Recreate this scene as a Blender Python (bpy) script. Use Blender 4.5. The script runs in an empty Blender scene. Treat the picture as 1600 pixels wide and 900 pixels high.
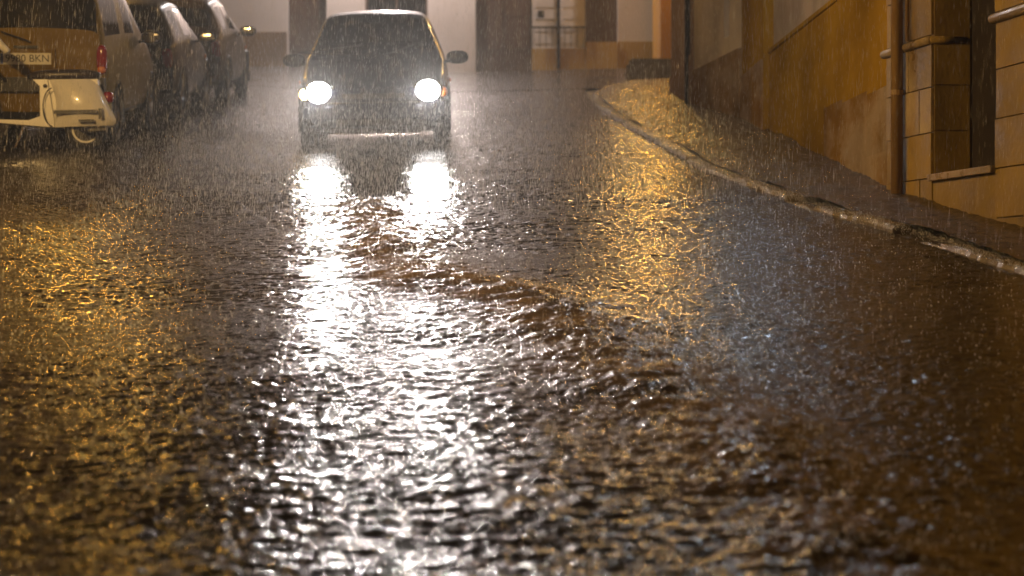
import bpy, bmesh, math, random
import numpy as np
from mathutils import Vector, Matrix
random.seed(7); RNG = np.random.default_rng(7)
R = math.radians
SC = bpy.context.scene
COL = SC.collection

# ------------------------------------------------------------------ camera
cam_d = bpy.data.cameras.new('camera'); cam = bpy.data.objects.new('camera', cam_d); COL.objects.link(cam)
cam.location = (0, 0, 1.8); cam.rotation_euler = (R(90), 0, 0)
cam_d.sensor_width = 36; cam_d.lens = 90; cam_d.clip_start = 0.1; cam_d.clip_end = 500
cam_d.dof.use_dof = True; cam_d.dof.focus_distance = 18.0; cam_d.dof.aperture_fstop = 2.6
SC.camera = cam
# ------------------------------------------------------------------ night sky, cloud glow, faint moonlight
world = bpy.data.worlds.new('World'); SC.world = world; world.use_nodes = True
nt = world.node_tree; nt.nodes.clear()
sky = nt.nodes.new('ShaderNodeTexSky'); sky.sky_type = 'NISHITA'; sky.sun_disc = False
sky.sun_elevation = R(35); sky.sun_rotation = R(200)
tint = nt.nodes.new('ShaderNodeMix'); tint.data_type = 'RGBA'; tint.blend_type = 'MULTIPLY'; tint.inputs[0].default_value = 1
tint.inputs[7].default_value = (1.0, 0.50, 0.27, 1)          # low cloud lit from below by the town
bg = nt.nodes.new('ShaderNodeBackground'); bg.inputs[1].default_value = 0.0010
wo = nt.nodes.new('ShaderNodeOutputWorld')
nt.links.new(sky.outputs[0], tint.inputs[6]); nt.links.new(tint.outputs[2], bg.inputs[0]); nt.links.new(bg.outputs[0], wo.inputs[0])
sun_d = bpy.data.lights.new('moon', 'SUN'); sun_d.energy = 0.012; sun_d.angle = R(20); sun_d.color = (1, .9, .8)
sun = bpy.data.objects.new('moon', sun_d); COL.objects.link(sun); sun.rotation_euler = (R(55), 0, R(20))
# ------------------------------------------------------------------ exposure and sampling
SC.render.engine = 'CYCLES'
vs = SC.view_settings; vs.view_transform = 'Standard'; vs.look = 'None'; vs.exposure = 0.0; vs.gamma = 1.0; vs.use_curve_mapping = False
cy = SC.cycles
cy.use_denoising = True
try: cy.denoiser = 'OPENIMAGEDENOISE'
except Exception: pass
cy.max_bounces = 5; cy.diffuse_bounces = 2; cy.glossy_bounces = 3; cy.transmission_bounces = 3
cy.volume_bounces = 0; cy.transparent_max_bounces = 12; cy.sample_clamp_indirect = 6; cy.sample_clamp_direct = 0
cy.caustics_reflective = False; cy.caustics_refractive = False; cy.blur_glossy = 0.5

# ------------------------------------------------------------------ material helpers
def mat(name, col, rough=.5, metal=0, col2=None, scale=4.0, bump=0.0, bscale=30.0, stretch=(1, 1, 1), rvar=0.0, coat=0.0, spec=.5, detail=5.0, lo=.35, hi=.68, streak=0.0, orand=0.0):
    m = bpy.data.materials.new(name); m.use_nodes = True
    n = m.node_tree.nodes; l = m.node_tree.links; p = n['Principled BSDF']
    p.inputs['Base Color'].default_value = (*col, 1); p.inputs['Roughness'].default_value = rough
    p.inputs['Metallic'].default_value = metal; p.inputs['Coat Weight'].default_value = coat; p.inputs['Coat Roughness'].default_value = .06
    p.inputs['Specular IOR Level'].default_value = spec
    if col2 or bump or rvar:
        tc = n.new('ShaderNodeTexCoord'); mp = n.new('ShaderNodeMapping'); mp.inputs['Scale'].default_value = stretch
        l.new(tc.outputs['Object'], mp.inputs[0])
    if col2 or rvar:
        tx = n.new('ShaderNodeTexNoise'); tx.inputs['Scale'].default_value = scale; tx.inputs['Detail'].default_value = detail; tx.inputs['Roughness'].default_value = .62
        l.new(mp.outputs[0], tx.inputs[0])
        rp = n.new('ShaderNodeMapRange'); rp.inputs[1].default_value = lo; rp.inputs[2].default_value = hi
        l.new(tx.outputs[0], rp.inputs[0])
    if col2:
        mx = n.new('ShaderNodeMix'); mx.data_type = 'RGBA'; mx.inputs[6].default_value = (*col, 1); mx.inputs[7].default_value = (*col2, 1)
        l.new(rp.outputs[0], mx.inputs[0]); out = mx.outputs[2]
        if streak:
            ms = n.new('ShaderNodeMapping'); ms.inputs['Scale'].default_value = (1.2, .5, .5); l.new(tc.outputs['Object'], ms.inputs[0])
            ts = n.new('ShaderNodeTexNoise'); ts.inputs['Scale'].default_value = 1.6; ts.inputs['Detail'].default_value = 6; l.new(ms.outputs[0], ts.inputs[0])
            rs = n.new('ShaderNodeMapRange'); rs.inputs[1].default_value = .38; rs.inputs[2].default_value = .62; rs.inputs[3].default_value = 1 - streak; rs.inputs[4].default_value = 1.12; l.new(ts.outputs[0], rs.inputs[0])
            hv = n.new('ShaderNodeHueSaturation'); l.new(out, hv.inputs['Color']); l.new(rs.outputs[0], hv.inputs['Value']); out = hv.outputs[0]
        if orand:
            oi = n.new('ShaderNodeObjectInfo'); ro = n.new('ShaderNodeMapRange'); ro.inputs[3].default_value = 1 - orand; ro.inputs[4].default_value = 1 + orand; l.new(oi.outputs['Random'], ro.inputs[0])
            ho = n.new('ShaderNodeHueSaturation'); l.new(out, ho.inputs['Color']); l.new(ro.outputs[0], ho.inputs['Value']); out = ho.outputs[0]
        l.new(out, p.inputs['Base Color'])
    if rvar:
        rr = n.new('ShaderNodeMapRange'); rr.inputs[3].default_value = max(.02, rough - rvar); rr.inputs[4].default_value = rough + rvar
        l.new(rp.outputs[0], rr.inputs[0]); l.new(rr.outputs[0], p.inputs['Roughness'])
    if bump:
        t2 = n.new('ShaderNodeTexNoise'); t2.inputs['Scale'].default_value = bscale; t2.inputs['Detail'].default_value = 4
        l.new(mp.outputs[0], t2.inputs[0])
        bn = n.new('ShaderNodeBump'); bn.inputs['Strength'].default_value = bump; bn.inputs['Distance'].default_value = .02
        l.new(t2.outputs[0], bn.inputs['Height']); l.new(bn.outputs[0], p.inputs['Normal'])
    return m
def emit(name, col, strength):
    m = bpy.data.materials.new(name); m.use_nodes = True
    p = m.node_tree.nodes['Principled BSDF']; p.inputs['Base Color'].default_value = (*col, 1)
    p.inputs['Emission Color'].default_value = (*col, 1); p.inputs['Emission Strength'].default_value = strength
    return m
def glass(name, tintc, trans):
    m = bpy.data.materials.new(name); m.use_nodes = True
    n = m.node_tree.nodes; l = m.node_tree.links; n.clear()
    o = n.new('ShaderNodeOutputMaterial'); g = n.new('ShaderNodeBsdfGlossy'); g.inputs['Roughness'].default_value = .06
    t = n.new('ShaderNodeBsdfTransparent'); t.inputs[0].default_value = (*tintc, 1)
    f = n.new('ShaderNodeFresnel'); f.inputs[0].default_value = 1.28
    mx = n.new('ShaderNodeMixShader'); l.new(f.outputs[0], mx.inputs[0]); l.new(t.outputs[0], mx.inputs[1]); l.new(g.outputs[0], mx.inputs[2])
    d = n.new('ShaderNodeBsdfDiffuse'); d.inputs[0].default_value = (.02, .02, .022, 1)
    m2 = n.new('ShaderNodeMixShader'); m2.inputs[0].default_value = trans; l.new(d.outputs[0], m2.inputs[1]); l.new(mx.outputs[0], m2.inputs[2])
    l.new(m2.outputs[0], o.inputs[0]); return m

M = {}
M['asphalt'] = mat('wet road', (.045, .038, .032), .3, col2=(.075, .06, .05), scale=3, bump=.4, bscale=60)
M['earth'] = mat('ground', (.05, .042, .035), .8, col2=(.08, .065, .05))
M['pave'] = mat('wet paving', (.045, .034, .025), .17, col2=(.085, .065, .048), scale=6, bump=.9, bscale=40, rvar=.1)
M['kerb'] = mat('granite kerb', (.10, .085, .07), .13, col2=(.17, .145, .12), scale=12, bump=.3, bscale=60, rvar=.1)
M['stone'] = mat('ochre limestone', (.21, .14, .025), .5, col2=(.30, .205, .045), scale=5, bump=.25, bscale=40, rvar=.15, stretch=(1, .4, .6), streak=.32, orand=.14, spec=.15)
M['stone2'] = mat('pale worn limestone', (.21, .14, .05), .4, col2=(.36, .29, .18), scale=6, bump=.3, bscale=40, rvar=.15, stretch=(1, .4, .6), streak=.32, orand=.14, spec=.06)
M['ochre'] = mat('ochre plaster', (.17, .10, .008), .5, col2=(.36, .225, .022), scale=1.1, bump=.35, bscale=25, stretch=(1, .2, .6), rvar=.12, streak=.16, orand=.04, spec=0.0)
M['ochre_worn'] = mat('worn ochre plaster', (.22, .13, .035), .5, col2=(.34, .27, .20), scale=3.2, bump=.3, bscale=30, stretch=(1, .2, .6), rvar=.15, lo=.42, hi=.60, streak=.32, orand=.14, spec=0.0)
M['white'] = mat('old whitewash', (.60, .55, .50), .7, col2=(.45, .38, .33), scale=1.2, bump=.2, bscale=18, stretch=(1, .2, .5), streak=.3, spec=0.0)
M['far_white'] = mat('far whitewash', (.66, .62, .62), .75, col2=(.55, .50, .49), scale=.9, stretch=(1, 1, .4), bump=.1)
M['far_ochre'] = mat('far ochre plinth', (.42, .28, .07), .7, col2=(.34, .22, .06), scale=1.2, bump=.1)
M['brown_wall'] = mat('brown plaster', (.16, .105, .06), .6, col2=(.24, .16, .09), scale=1.5, stretch=(1, .2, .5), bump=.2, spec=0.0)
M['wood'] = mat('dark door wood', (.055, .03, .018), .5, col2=(.085, .048, .03), scale=3, stretch=(6, 6, .5), bump=.15)
M['black'] = mat('dark door', (.012, .009, .008), .5, col2=(.02, .015, .012), scale=3, stretch=(5, 5, .4), bump=.1)
M['iron'] = mat('black iron', (.02, .018, .016), .4, metal=.6, bump=.1, bscale=60)
M['pipe'] = mat('painted metal pipe', (.27, .175, .06), .38, col2=(.20, .12, .045), scale=9, stretch=(1, 1, .3), bump=.08)
M['rubber'] = mat('rubber', (.014, .014, .014), .6, bump=.1, bscale=80)
M['alloy'] = mat('alloy', (.38, .38, .39), .3, metal=.9, bump=.05)
M['chrome'] = mat('chrome', (.6, .58, .55), .15, metal=1, rvar=.05)
M['plastic'] = mat('dark plastic', (.018, .017, .016), .45, bump=.15, bscale=90)
M['car_blue'] = mat('dark blue car paint', (.014, .018, .04), .25, metal=.3, col2=(.018, .022, .045), scale=200, coat=.15)
M['car_yellow'] = mat('yellow van paint', (.17, .11, .014), .36, col2=(.14, .09, .014), scale=3, coat=0.0, spec=.04)
M['car_dark'] = mat('charcoal car paint', (.012, .012, .013), .3, metal=0, col2=(.016, .015, .015), scale=150, coat=0.0, spec=.04)
M['car_brown'] = mat('brown grey car paint', (.055, .04, .03), .34, metal=.2, col2=(.065, .05, .04), scale=150, coat=0.0, spec=.04)
M['cream'] = mat('cream scooter paint', (.82, .79, .72), .28, col2=(.76, .73, .66), scale=3, coat=.7)
M['seat'] = mat('vinyl seat', (.03, .02, .015), .35, bump=.1, bscale=120)
M['glass'] = glass('car glass', (.35, .34, .33), .75)
M['dark_glass'] = glass('dark glass', (.12, .11, .10), .6)
M['lens'] = emit('lit headlamp', (1, .96, .93), 45)
M['amber_lit'] = emit('lit side lamp', (1, .62, .22), 28)
M['amber'] = mat('amber plastic', (.6, .16, .02), .25, rvar=.05)
M['red'] = mat('red lamp plastic', (.22, .012, .01), .2, rvar=.05)
M['plate'] = mat('number plate white', (.66, .62, .52), .4, rvar=.08)
M['plate_ink'] = mat('number plate ink', (.02, .02, .02), .5, rvar=.05)
M['plate_blue'] = mat('number plate blue', (.02, .05, .25), .4, rvar=.05)
M['trim'] = mat('interior trim', (.05, .048, .046), .7, bump=.1)
M['leaf'] = mat('plant leaf', (.035, .06, .02), .4, col2=(.06, .085, .03), scale=20)
M['terracotta'] = mat('terracotta', (.28, .12, .06), .7, bump=.2)
M['shutter'] = mat('pale shutter', (.62, .58, .56), .55, col2=(.5, .46, .44), scale=2, bump=.05)

# ------------------------------------------------------------------ mesh helpers
def obj(name, bm, m, parent=None, smooth=False, bevel=0.0):
    if bevel:
        bmesh.ops.bevel(bm, geom=[e for e in bm.edges if e.calc_face_angle(0) > .6], offset=bevel, segments=2, profile=.7, affect='EDGES')
    me = bpy.data.meshes.new(name); bm.to_mesh(me); bm.free()
    me.materials.append(M[m] if isinstance(m, str) else m)
    if smooth: me.polygons.foreach_set('use_smooth', [True] * len(me.polygons))
    o = bpy.data.objects.new(name, me); COL.objects.link(o)
    if parent: o.parent = parent
    return o
def shared(name, me, parent, loc=(0, 0, 0), rz=0):
    o = bpy.data.objects.new(name, me); COL.objects.link(o); o.parent = parent; o.location = loc; o.rotation_euler = (0, 0, rz); return o
def thing(name, label, cat, loc=(0, 0, 0), group=None):
    o = bpy.data.objects.new(name, None); COL.objects.link(o); o.location = loc; o.empty_display_size = .2
    return tag(o, label, cat, group)
def tag(o, label, cat, group=None):
    o['label'] = label; o['category'] = cat
    if group: o['group'] = group
    return o
def B(): return bmesh.new()
def box(bm, x0, x1, y0, y1, z0, z1, mtx=None):
    v = [bm.verts.new((x, y, z)) for x in (x0, x1) for y in (y0, y1) for z in (z0, z1)]
    if mtx: 
        for q in v: q.co = mtx @ q.co
    for f in ((0, 1, 3, 2), (4, 6, 7, 5), (0, 4, 5, 1), (2, 3, 7, 6), (0, 2, 6, 4), (1, 5, 7, 3)): bm.faces.new([v[i] for i in f])
    return bm
def prism(bm, pts, z0, z1):
    """vertical prism over plan polygon"""
    n = len(pts)
    a = [bm.verts.new((p[0], p[1], z0)) for p in pts]; b = [bm.verts.new((p[0], p[1], z1)) for p in pts]
    bm.faces.new(a[::-1]); bm.faces.new(b)
    for i in range(n): bm.faces.new((a[i], a[(i + 1) % n], b[(i + 1) % n], b[i]))
    return bm
def extrude_yz(bm, pts, x0, x1):
    n = len(pts)
    a = [bm.verts.new((x0, p[0], p[1])) for p in pts]; b = [bm.verts.new((x1, p[0], p[1])) for p in pts]
    bm.faces.new(a); bm.faces.new(b[::-1])
    for i in range(n): bm.faces.new((a[(i + 1) % n], a[i], b[i], b[(i + 1) % n]))
    return bm
def tube(bm, pts, r, n=10, cap=True):
    pts = [Vector(p) for p in pts]; rr = r if isinstance(r, (list, tuple)) else [r] * len(pts)
    rings = []; up = None
    for i, p in enumerate(pts):
        t = ((pts[min(i + 1, len(pts) - 1)] - pts[max(i - 1, 0)])).normalized()
        if up is None: up = Vector((0, 0, 1)) if abs(t.z) < .9 else Vector((1, 0, 0))
        s = t.cross(up).normalized(); up = s.cross(t).normalized()
        rings.append([bm.verts.new(p + (s * math.cos(a) + up * math.sin(a)) * rr[i]) for a in [2 * math.pi * k / n for k in range(n)]])
    for a, b in zip(rings, rings[1:]):
        for k in range(n): bm.faces.new((a[k], a[(k + 1) % n], b[(k + 1) % n], b[k]))
    if cap: bm.faces.new(rings[0][::-1]); bm.faces.new(rings[-1])
    return bm
def lathe(bm, prof, axis='Z', n=24, c=(0, 0, 0)):
    rings = []
    for r, h in prof:
        ring = []
        for k in range(n):
            a = 2 * math.pi * k / n; u, v = r * math.cos(a), r * math.sin(a)
            p = {'Z': (u, v, h), 'X': (h, u, v), 'Y': (u, h, v)}[axis]
            ring.append(bm.verts.new((p[0] + c[0], p[1] + c[1], p[2] + c[2])))
        rings.append(ring)
    for a, b in zip(rings, rings[1:]):
        for k in range(n): bm.faces.new((a[k], a[(k + 1) % n], b[(k + 1) % n], b[k]))
    return bm
def ellipsoid(bm, c, r, seg=18, ring=10, pw=1.0):
    res = bmesh.ops.create_uvsphere(bm, u_segments=seg, v_segments=ring, radius=1)
    for v in res['verts']:
        v.co = Vector([math.copysign(abs(q) ** pw, q) * s + o for q, s, o in zip(v.co, r, c)])
    return bm
def np_mesh(name, verts, faces, m, smooth=True):
    me = bpy.data.meshes.new(name)
    nv, nf, k = len(verts), len(faces), faces.shape[1]
    me.vertices.add(nv); me.vertices.foreach_set('co', np.ascontiguousarray(verts, np.float32).ravel())
    me.loops.add(nf * k); me.loops.foreach_set('vertex_index', np.ascontiguousarray(faces, np.int32).ravel())
    me.polygons.add(nf); me.polygons.foreach_set('loop_start', np.arange(0, nf * k, k, dtype=np.int32))
    me.polygons.foreach_set('loop_total', np.full(nf, k, np.int32))
    me.update(calc_edges=True)
    if smooth: me.polygons.foreach_set('use_smooth', np.ones(nf, bool))
    me.materials.append(M[m] if isinstance(m, str) else m)
    o = bpy.data.objects.new(name, me); COL.objects.link(o); return o

# ------------------------------------------------------------------ terrain function: x across, d up the hill
def sstep(a, b, x): 
    t = np.clip((x - a) / (b - a), 0, 1); return t * t * (3 - 2 * t)
def road_z(x, d):
    x = np.asarray(x, float); d = np.asarray(d, float)
    z = np.where(d < 50, .12 * d, 6.0 + (d - 50) * .06)
    z = z + .025 * (np.clip(x, -3, 3.2) + 1.5) + .17 * sstep(-2.0, -4.5, x) 
    return z
KERB = np.array([(6.0, 4.5), (10, 3.62), (12.5, 3.25), (14.63, 2.93), (16.9, 2.62), (19.4, 2.18), (23.1, 1.73), (28.5, 1.43), (33.8, 1.2), (36.5, 1.16), (39.0, 1.24), (41.5, 1.5), (43.2, 1.95), (44.2, 2.8), (44.5, 6.5)])  # (d, x)
def kerb_x(d):
    return np.interp(d, KERB[:10, 0], KERB[:10, 1], right=1.16)
def walk_z(x, d):
    return .12 * np.asarray(d, float) + .025 * (kerb_x(np.minimum(d, 37)) + 1.5) + .052 + .02 * (np.asarray(x) - kerb_x(np.minimum(d, 37)))

def hash2(i, j, s):
    h = (i.astype(np.int64) * 374761393 + j.astype(np.int64) * 668265263 + s * 974711) & 0x7fffffff
    h = ((h ^ (h >> 13)) * 1274126177) & 0x7fffffff
    return ((h ^ (h >> 16)) & 0xffff) / 32767.5 - 1
def noise(x, y, s=0):
    i = np.floor(x); j = np.floor(y); fx = x - i; fy = y - j
    u = fx * fx * fx * (fx * (fx * 6 - 15) + 10); v = fy * fy * fy * (fy * (fy * 6 - 15) + 10)
    a = hash2(i, j, s); b = hash2(i + 1, j, s); c = hash2(i, j + 1, s); e = hash2(i + 1, j + 1, s)
    return (a * (1 - u) + b * u) * (1 - v) + (c * (1 - u) + e * u) * v
STREAM = [(-1.2, 20.5), (-.75, 16.4), (-.45, 15.2), (.18, 14.0), (.5, 11.6), (.78, 9.9), (1.02, 8.1), (1.2, 6.5)]
def stream_mask(x, d, w=.30):
    best = np.full(np.shape(x), 9.0)
    for (xa, da), (xb, db) in zip(STREAM, STREAM[1:]):
        t = np.clip(((x - xa) * (xb - xa) + (d - da) * (db - da)) / ((xb - xa) ** 2 + (db - da) ** 2), 0, 1)
        best = np.minimum(best, np.hypot(x - xa - t * (xb - xa), d - da - t * (db - da)))
    return np.exp(-(best / w) ** 2)

# ------------------------------------------------------------------ ground, road, water
def sheet(name, xs, ds, zf, m):
    X, D = np.meshgrid(xs, ds); Z = zf(X, D)
    nx, nd = len(xs), len(ds); idx = np.arange(nx * nd).reshape(nd, nx)
    f = np.stack([idx[:-1, :-1], idx[:-1, 1:], idx[1:, 1:], idx[1:, :-1]], -1).reshape(-1, 4)
    return np_mesh(name, np.stack([X, D, Z], -1).reshape(-1, 3), f, m)
g = sheet('ground', np.linspace(-150, 150, 61), np.linspace(-60, 240, 121), lambda x, d: np.where(d < 50, .12 * d, 6 + (d - 50) * .06) - .45, 'earth'); g['kind'] = 'structure'
rd = sheet('road', np.concatenate([np.linspace(-9, 9, 121)]), np.linspace(-6, 56, 125), lambda x, d: road_z(x, d) - .03, 'asphalt'); rd['kind'] = 'structure'

def wave(x, d):
    wx = x + .10 * noise(x / .7, d / .7, 11); wd = d + .10 * noise(x / .6, d / .6, 12)
    gust = .68 + .30 * noise(x / 1.1, d / .8, 13) + .25 * noise(x / 2.6, d / 2.2, 14)
    h = gust * (.0046 * noise(wx / .085, wd / .054, 1) + .0042 * noise((wx + .25 * wd) / .044, wd / .034, 2) + .0032 * noise((wx - .3 * wd) / .027, wd / .024, 3))
    h += .006 * noise(x / 1.1, d / .8, 4)
    s = stream_mask(x, d)
    h += s * (.05 + .014 * noise(wx / .22, wd / .16, 5) + .008 * noise(wx / .08, wd / .065, 6) + .006 * noise(x / .04, d / .035, 7))
    return h
def water_patch(d0, d1, dd, dx):
    ds = np.linspace(d0, d1, int(round((d1 - d0) / dd)) + 1); nx = int(10.5 / dx)
    u = np.linspace(0, 1, nx); U, D = np.meshgrid(u, ds)
    XR = np.where(D < 41, kerb_x(D) - .01, 6.0); X = -6.4 + U * (XR + 6.4)
    Z = road_z(X, D) + wave(X, D)
    idx = np.arange(nx * len(ds)).reshape(len(ds), nx)
    f = np.stack([idx[:-1, :-1], idx[:-1, 1:], idx[1:, 1:], idx[1:, :-1]], -1).reshape(-1, 4)
    return np.stack([X, D, Z], -1).reshape(-1, 3), f
V, F, off = [], [], 0
for a in ((5.0, 13.0, .012, .014), (13.0, 24.0, .02, .022), (24.0, 41.0, .045, .04), (41.01, 54.9, .15, .1)):
    v, f = water_patch(*a); V.append(v); F.append(f + off); off += len(v)
V = np.concatenate(V); F = np.concatenate(F)
wm = bpy.data.materials.new('flood water'); wm.use_nodes = True
n = wm.node_tree.nodes; l = wm.node_tree.links; p = n['Principled BSDF']
p.inputs['Roughness'].default_value = .10; p.inputs['IOR'].default_value = 1.40
at = n.new('ShaderNodeAttribute'); at.attribute_name = 'mud'
mx = n.new('ShaderNodeMix'); mx.data_type = 'RGBA'; mx.inputs[6].default_value = (.030, .023, .018, 1); mx.inputs[7].default_value = (.20, .145, .09, 1)
l.new(at.outputs['Fac'], mx.inputs[0]); l.new(mx.outputs[2], p.inputs['Base Color'])
tc = n.new('ShaderNodeTexCoord'); mp = n.new('ShaderNodeMapping'); mp.inputs['Scale'].default_value = (.7, 1.3, 1)
l.new(tc.outputs['Object'], mp.inputs[0])
tx = n.new('ShaderNodeTexNoise'); tx.inputs['Scale'].default_value = 38; tx.inputs['Detail'].default_value = 3
bn = n.new('ShaderNodeBump'); bn.inputs['Strength'].default_value = .75; bn.inputs['Distance'].default_value = .012
l.new(mp.outputs[0], tx.inputs[0]); l.new(tx.outputs[0], bn.inputs['Height']); l.new(bn.outputs[0], p.inputs['Normal'])
water = np_mesh('water', V, F, wm); water['kind'] = 'structure'
att = water.data.attributes.new('mud', 'FLOAT', 'POINT')
att.data.foreach_set('value', np.clip(stream_mask(V[:, 0], V[:, 1], .45) * (.65 + .5 * noise(V[:, 0] / .25, V[:, 1] / .25, 9)), 0, 1).astype(np.float32))

# raised pavement on the right, rounded corner at the side street, wall side hidden under the houses
ds = np.linspace(4, 44.3, 1100); us = np.linspace(0, 1, 80)
U, D = np.meshgrid(us, ds)
XL = np.where(D <= 36.5, np.interp(D, KERB[:10, 0], KERB[:10, 1]), np.interp(D, [36.5, 39.0, 41.5, 43.2, 44.2], [1.16, 1.24, 1.5, 1.95, 2.8])) + .13
XR = np.maximum(XL + .3, np.interp(D, [4, 20, 30, 36, 38.5, 39, 44.3], [6, 3.6, 3.3, 3.0, 3.0, 6.4, 6.4]))
X = XL + U * (XR - XL)
Z = walk_z(X, D) + .006 * noise(X / .09, D / .09, 21) + .006 * noise(X / .045, D / .045, 22) + .02 * noise(X / .8, D / .8, 23)
idx = np.arange(X.size).reshape(X.shape); f = np.stack([idx[:-1, :-1], idx[:-1, 1:], idx[1:, 1:], idx[1:, :-1]], -1).reshape(-1, 4)
pv = np_mesh('pavement', np.stack([X, D, Z], -1).reshape(-1, 3), f, 'pave'); pv['kind'] = 'structure'

# kerb: single granite stones
kb = bpy.data.objects.new('kerb', None); COL.objects.link(kb); kb['kind'] = 'structure'
seg = np.diff(KERB[:, :], axis=0); cum = np.concatenate([[0], np.cumsum(np.hypot(seg[:, 0], seg[:, 1]))])
s = .0
random.seed(3)
def kp(s):
    d = np.interp(s, cum, KERB[:, 0]); x = np.interp(s, cum, KERB[:, 1]); return d, x
def kerb_top(d, x): return .12 * min(d, 50) + .025 * (float(kerb_x(min(d, 37))) + 1.5) + .04
while s < cum[-1] - .3:
    L = random.uniform(.8, 1.15) if s < 36 else .5
    gap = .014
    dz = random.uniform(-.02, .016)
    if any(abs(kp(s + L / 2)[0] - q) < .5 for q in (16.9, 19.4)): dz -= .035          # sunken stones, water pours over
    rows = []
    for q in np.linspace(s + gap / 2, min(s + L, cum[-1]) - gap / 2, 9):
        d, x = kp(q); d2, x2 = kp(q + .05); t = Vector((x2 - x, d2 - d, 0)).normalized(); nrm = Vector((t.y, -t.x, 0))
        if nrm.x < 0 and d < 40: nrm = -nrm
        zt = kerb_top(d, x) + dz; c = Vector((x, d, 0)); j = random.uniform(-.012, .012)
        prof = [(0.0 + j, -.3), (0.0 + j, -.03), (.012 + j, -.006), (.03 + j, .0 + j * .5), (.08, random.uniform(-.006, .006)), (.125, .004 + j * .3), (.14, -.01), (.14, -.3)]
        rows.append([c + nrm * a + Vector((0, 0, zt + b)) for a, b in prof])
    bm = B(); vr = [[bm.verts.new(p_) for p_ in r] for r in rows]
    for a, b in zip(vr, vr[1:]):
        for k in range(len(a) - 1): bm.faces.new((a[k], a[k + 1], b[k + 1], b[k]))
    bm.faces.new(vr[0]); bm.faces.new(vr[-1][::-1])
    bmesh.ops.recalc_face_normals(bm, faces=bm.faces)
    obj('kerb_stone', bm, 'kerb', kb)
    s += L
# broad low steps climbing from the pavement corner into the side lane
st = bpy.data.objects.new('lane_steps', None); COL.objects.link(st); st['kind'] = 'structure'
for k, (d0, d1, zz) in enumerate(((44.75, 47.0, 5.70), (47.0, 49.3, 5.98), (49.3, 54.5, 6.22))):
    bm = B(); box(bm, 2.05 + .15 * k, 8, d0 + .14, d1 + .2, 4.8, zz - .012); obj('tread', bm, 'pave', st)
    bm = B(); box(bm, 2.0 + .15 * k, 8, d0, d0 + .14 - .004, 4.8, zz); obj('nosing', bm, 'kerb', st, bevel=.015)

# ------------------------------------------------------------------ houses
def wall_strip(name, p0, p1, z0, z1, th, m, parent, bevel=0.0):
    """box along plan line p0->p1 (x,d); thickness goes to the +x side"""
    a = Vector((p0[0], p0[1])); b = Vector((p1[0], p1[1])); t = (b - a).normalized(); nn = Vector((t.y, -t.x))
    if nn.x < 0: nn = -nn
    bm = B(); prism(bm, [a, a + nn * th, b + nn * th, b], z0, z1); bmesh.ops.recalc_face_normals(bm, faces=bm.faces)
    return obj(name, bm, m, parent, bevel=bevel)
def near_x(d): return 2.95 + .13 * (20.2 - d)

# stone house with deep doorway
h = thing('stone_house', 'ochre limestone house with deep black doorway, dado moulding and drainpipe', 'house', (3.5, 18, 2.0))
inv = Matrix.Translation(-Vector((3.5, 18, 2.0)))
def hobj(o, par_loc):
    o.location = -Vector(par_loc); return o
HL = (3.5, 18, 2.0)
def hs(name, *a, **k): return hobj(wall_strip(name, *a, **k), HL)
DF, DN, DE = 18.98, 17.49, 6.0          # doorway far edge, near edge, end of house
core = .02
z_top = 9.5; z_ledge = 3.64; z_sill = 2.62
hs('wall', (near_x(20.2) + core, 20.2 - .004), (near_x(DF) + core, DF + .004), 1.5, z_top, .6, 'stone', h)
hs('wall', (near_x(DN) + core, DN - .004), (near_x(DE) + core, DE), .2, z_top, .6, 'stone', h)
hs('lintel', (near_x(DF) + core + .004, DF), (near_x(DN) + core + .004, DN), 5.0, z_top, .55, 'stone', h)
hs('wall_below_sill', (near_x(DF) + .012, DF - .002), (near_x(DN) + .012, DN + .002), 1.4, z_sill - .03, .5, 'stone', h)
hs('sill', (near_x(DF) - .035, DF - .006), (near_x(DN) - .035, DN + .006), z_sill - .03, z_sill + .02, .5, 'stone2', h, bevel=.006)
hs('door', (near_x(DF) + .30, DF - .004), (near_x(DN) + .30, DN + .004), z_sill + .02, 5.0, .06, 'black', h)
course = .338; z_base = z_ledge - .015 - 5 * course
def blocks(da, db, nseg, ztop, zbot_f, mats):
    dl = (da - db); r = 0; z = ztop
    while z > zbot_f - course:
        cuts = [0] + [(k + (.5 if r % 2 else 0)) / nseg for k in range(1, nseg + (0 if not r % 2 else 0))] + [1]
        cuts = sorted(set([c for c in cuts if 0 <= c <= 1]))
        for c0, c1 in zip(cuts, cuts[1:]):
            d0 = da - dl * c0 - .004; d1 = da - dl * c1 + .004
            pr = random.uniform(-.004, .006)
            hs('stone_block', (near_x(d0) - pr, d0), (near_x(d1) - pr, d1), z - course + .008, z, .018 + pr, random.choice(mats), h, bevel=.004)
        z -= course; r += 1
random.seed(5)
blocks(20.18, DF, 2, z_ledge - .015, 2.1, ['stone', 'stone', 'stone2'])
blocks(DN, 15.4, 3, z_ledge - .015, 1.8, ['stone'])
blocks(15.4, 12.0, 4, z_ledge - .015, 1.4, ['stone'])
# far reveal faced in blocks (each its own)
z = z_ledge + 2 * course; k = 0
t = Vector((near_x(DN) - near_x(DF), DN - DF)).normalized(); nn = Vector((-t.y, t.x)); 
if nn.x < 0: nn = -nn
while z > z_sill + .1:
    a = Vector((near_x(DF), DF)) + nn * .022; bm = B(); zb = max(z - course + .008, z_sill + .022)
    prism(bm, [a, a + t * .012, a + t * .012 + nn * .27, a + nn * .27], zb, z); bmesh.ops.recalc_face_normals(bm, faces=bm.faces)
    hobj(obj('reveal_block', bm, 'stone', h), HL); z -= course
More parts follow.
